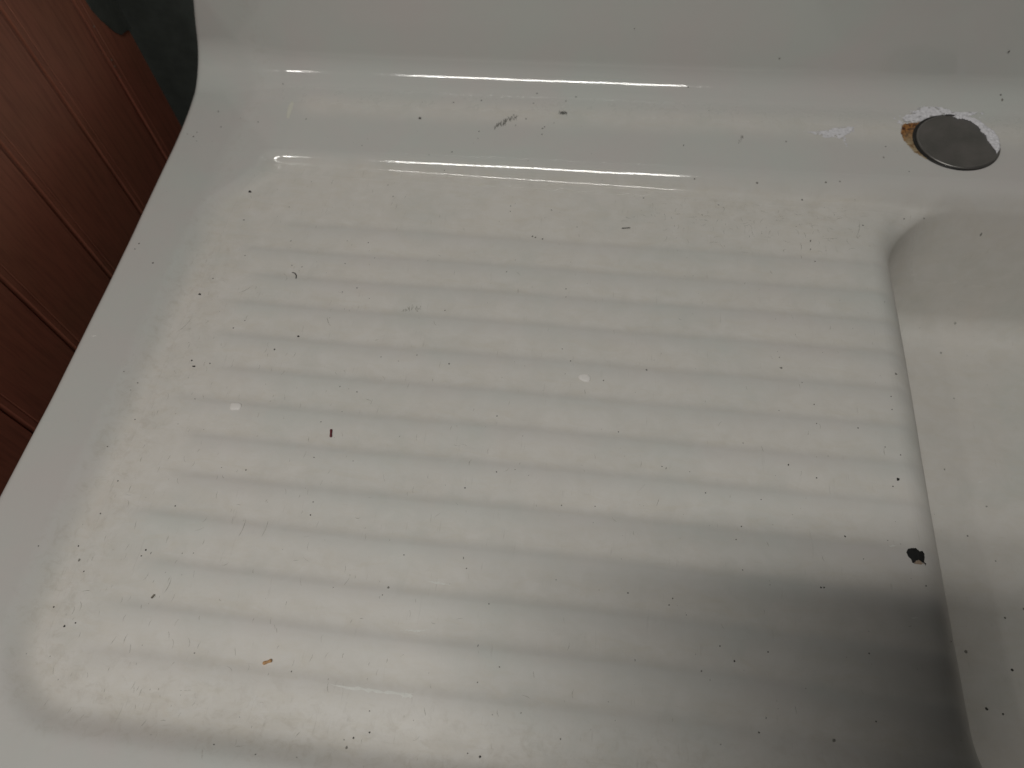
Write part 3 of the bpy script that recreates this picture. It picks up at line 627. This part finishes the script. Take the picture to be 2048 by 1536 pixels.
rod('grain', [GRAIN[0], GRAIN[1]], 0.00085, M_GRAIN, 'small dark red-brown grain lying upright on the drainboard', 'grain', 0.08)
rod('crumb', ORANGE, 0.0010, M_ORANGE, 'orange-tan crumb on the front part of the drainboard', 'crumb', 0.15)
rod('sliver', SLIVER, 0.0004, M_CRUMB, 'thin black sliver lying level just below the back step', 'sliver', 0.1)
rod('bristle', BRISTLE, 0.0006, M_BRIS, 'short grey bristle near the front left corner of the drainboard', 'bristle')
rod('hair', HAIR, 0.0004, M_CRUMB, 'short curved black hair at the left end of the upper ribs', 'hair')
CL = ['black crumb on the back ledge, left of the grey scrape mark', 'black crumb on the bare upper left rim above the ribs', 'black oblong crumb at the left end of the fourth rib',
      'black square crumb on the left part of the middle ribs', 'black oblong crumb on the left margin, lower of a close pair', 'black crumb at the right end of the ribs, above the deep chip']
for k, (x, y) in enumerate(CRUMBS):
    rr = (0.00105, 0.00110, 0.0007, 0.0008, 0.00062, 0.00085)[k]
    pebble('crumb', x, y, rr, rr * (1.6 if k in (2, 4) else 1.0), rr * 0.5, (0, 0.5, 0.9, 0.2, -0.6, 0.3)[k], M_CRUMB, CL[k], 'crumb', 'black crumbs on the sink', 0.9)

def flake(name, poly, label, cat):
    cx_, cy_ = sum(p[0] for p in poly) / len(poly), sum(p[1] for p in poly) / len(poly)
    n = len(poly); vv, ff = [], []
    base = Vector((cx_, cy_, zsurf(cx_, cy_)))
    for q, h in ((1.0, 0.00002), (1.0, 0.0004), (0.90, 0.0006), (0.4, 0.00065)):
        for x, y in poly:
            X2, Y2 = cx_ + (x - cx_) * q, cy_ + (y - cy_) * q
            vv.append(Vector((X2, Y2, zsurf(X2, Y2) + h)) - base)
    for j in range(3):
        for i in range(n):
            a, b = j * n + i, j * n + (i + 1) % n; ff.append((a, b, b + n, a + n))
    ff.append(tuple(3 * n + i for i in range(n)))
    o = mesh_obj(name, vv, ff, M_FLAKE); o.location = base
    bm = bmesh.new(); bm.from_mesh(o.data); bmesh.ops.recalc_face_normals(bm, faces=bm.faces); bm.to_mesh(o.data); bm.free()
    return tag(o, label, cat)
flake('flake', FLAKE_A, 'white oval flake in the middle of the ribbed drainboard', 'flake')
flake('flake', FLAKE_B, 'white squarish flake on the left ribs, near the red-brown grain', 'flake')

# ---------- what stands left of and behind the sink ----------
def stained_wood():
    t = NT('red_brown_boards'); v = t.coords((1, 1, 1))
    g = t.noise(t.coords((40, 40, 3)), 6, 6, 0.6, 0.3); c2 = t.noise(v, 7, 4, 0.6, 0.5)
    col = t.mix(t.ramp(c2, 0.35, 0.65), (0.40, 0.135, 0.085), (0.34, 0.135, 0.080))
    col = t.mix(t.math('MULTIPLY', t.ramp(g, 0.45, 0.7), 0.35), col, (0.09, 0.028, 0.02))
    t.l(col, t.b.inputs['Base Color']); t.b.inputs['Roughness'].default_value = 0.55
    t.bump(g, 0.06, 0.001); return t.m
M_WOOD = stained_wood()
WX = -0.500
pw = empty('panelled_wall', (WX, 0.3, -0.8))
tag(pw, 'red-brown board panelling standing left of the sink, dark at the far end', 'wall')
ys = [0.640, 0.5846, 0.5038, 0.4165, 0.3270, 0.2370, 0.147, 0.057, -0.033, -0.123, -0.213]
PT = Matrix.Translation((-WX, -0.3, 0.8))
for i in range(len(ys) - 1):
    y1, y0 = ys[i], ys[i + 1]
    prof = [(y0 + 0.0003, 0.010), (y0 + 0.0003, 0.0030), (y0 + 0.0024, 0.0022), (y0 + 0.0034, 0.0), (y0 + 0.0085, 0.0), (y0 + 0.0095, 0.0006), (y0 + 0.0105, 0.0), (y1 - 0.0024, 0.0), (y1 - 0.0003, 0.003), (y1 - 0.0003, 0.010)]
    vv, ff = [], []
    zs = [-0.80, 0.27]
    for z in zs:
        for (yy, d) in prof: vv.append((WX - d, yy, z))
    n = len(prof)
    for k in range(n - 1): ff.append((k, k + 1, n + k + 1, n + k))
    ff.append(tuple(range(n, 2 * n)))
    o = mesh_obj('board', vv, ff, M_WOOD, pw, False); o.matrix_parent_inverse = PT
# cap rail and backing
def box(name, a, b, mat, parent=None, bev=0.002):
    bm = bmesh.new(); bmesh.ops.create_cube(bm, size=1)
    for v in bm.verts: v.co = Vector([(a[i] + b[i]) / 2 + v.co[i] * (b[i] - a[i]) for i in range(3)])
    bmesh.ops.bevel(bm, geom=bm.edges[:], offset=bev, segments=2, affect='EDGES')
    me = bpy.data.meshes.new(name); bm.to_mesh(me); bm.free(); me.materials.append(mat)
    return link(bpy.data.objects.new(name, me), parent)
box('cap_rail', (WX - 0.05, -0.22, 0.2705), (WX + 0.004, 0.642, 0.290), M_WOOD, pw).matrix_parent_inverse = PT
box('backing', (WX - 0.05, -0.213, -0.80), (WX - 0.0105, 0.638, 0.2698), M_WOOD, pw).matrix_parent_inverse = PT
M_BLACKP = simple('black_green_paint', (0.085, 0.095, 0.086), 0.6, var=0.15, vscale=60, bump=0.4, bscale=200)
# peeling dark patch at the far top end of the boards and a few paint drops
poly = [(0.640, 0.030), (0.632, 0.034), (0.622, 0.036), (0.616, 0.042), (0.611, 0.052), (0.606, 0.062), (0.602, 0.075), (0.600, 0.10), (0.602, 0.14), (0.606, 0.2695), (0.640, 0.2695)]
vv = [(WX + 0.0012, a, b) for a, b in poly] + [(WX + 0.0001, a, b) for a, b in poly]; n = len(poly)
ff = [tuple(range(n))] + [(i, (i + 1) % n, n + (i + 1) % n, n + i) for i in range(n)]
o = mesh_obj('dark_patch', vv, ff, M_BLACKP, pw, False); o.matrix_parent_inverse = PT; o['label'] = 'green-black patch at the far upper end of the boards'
vv, ff = [], []
for (yy, zz, rr) in ((0.5925, 0.0640, 0.0009), (0.590, 0.0300, 0.0008), (0.589, 0.0235, 0.0008), (0.588, 0.0120, 0.0006)):
    b = len(vv)
    for k in range(7): vv.append((WX + 0.0006, yy + rr * math.cos(k * 0.9), zz + 1.6 * rr * math.sin(k * 0.9)))
    ff.append(tuple(range(b, b + 7)))
o = mesh_obj('paint_drops', vv, ff, simple('pale_drop', (0.35, 0.30, 0.25), 0.5), pw, False); o.matrix_parent_inverse = PT

bw = box('back_wall', (-1.3, 0.7605, -0.80), (1.3, 0.80, 0.27), M_BLACKP)
tag(bw, 'black unlit wall in the gap behind the sink and the boards', 'wall')
fl = mesh_obj('floor', [(-3, -3, -0.801), (3, -3, -0.801), (3, 3, -0.801), (-3, 3, -0.801)], [(0, 1, 2, 3)], simple('dark_floor', (0.05, 0.045, 0.04), 0.7, vscale=8), None, False)
fl['kind'] = 'structure'

# ---------- unseen slab added behind the lens to shade the front right of the drainboard ----------
blocker = bpy.data.objects.new('shadow_blocker', None); link(blocker); blocker.matrix_world = cam.matrix_world.copy()
tag(blocker, 'unseen black slab added above the front right of the sink to cast a shadow', 'shadow_blocker')
M_BLOCKER = simple('blocker_black', (0.02, 0.02, 0.022), 0.45, var=0.05)
def slab(name, x0, x1, y0, y1, z0, z1, mat, r=0.012):
    bm = bmesh.new(); bmesh.ops.create_cube(bm, size=1)
    for v in bm.verts: v.co = Vector(((x0 + x1) / 2 + v.co.x * (x1 - x0), (y0 + y1) / 2 + v.co.y * (y1 - y0), (z0 + z1) / 2 + v.co.z * (z1 - z0)))
    ed = [e for e in bm.edges if abs(e.verts[0].co.z - e.verts[1].co.z) > 1e-5]
    bmesh.ops.bevel(bm, geom=ed, offset=r, segments=6, affect='EDGES')
    me = bpy.data.meshes.new(name); bm.to_mesh(me); bm.free(); me.materials.append(mat)
    return link(bpy.data.objects.new(name, me), blocker)
slab('blocker_body', -0.012, 0.257, -0.170, -0.020, 0.0060, 0.0135, M_BLOCKER, 0.018)
slab('blocker_face', -0.008, 0.253, -0.166, -0.024, 0.0136, 0.0141, simple('blocker_gloss', (0.015, 0.015, 0.017), 0.08, var=0.02), 0.015)
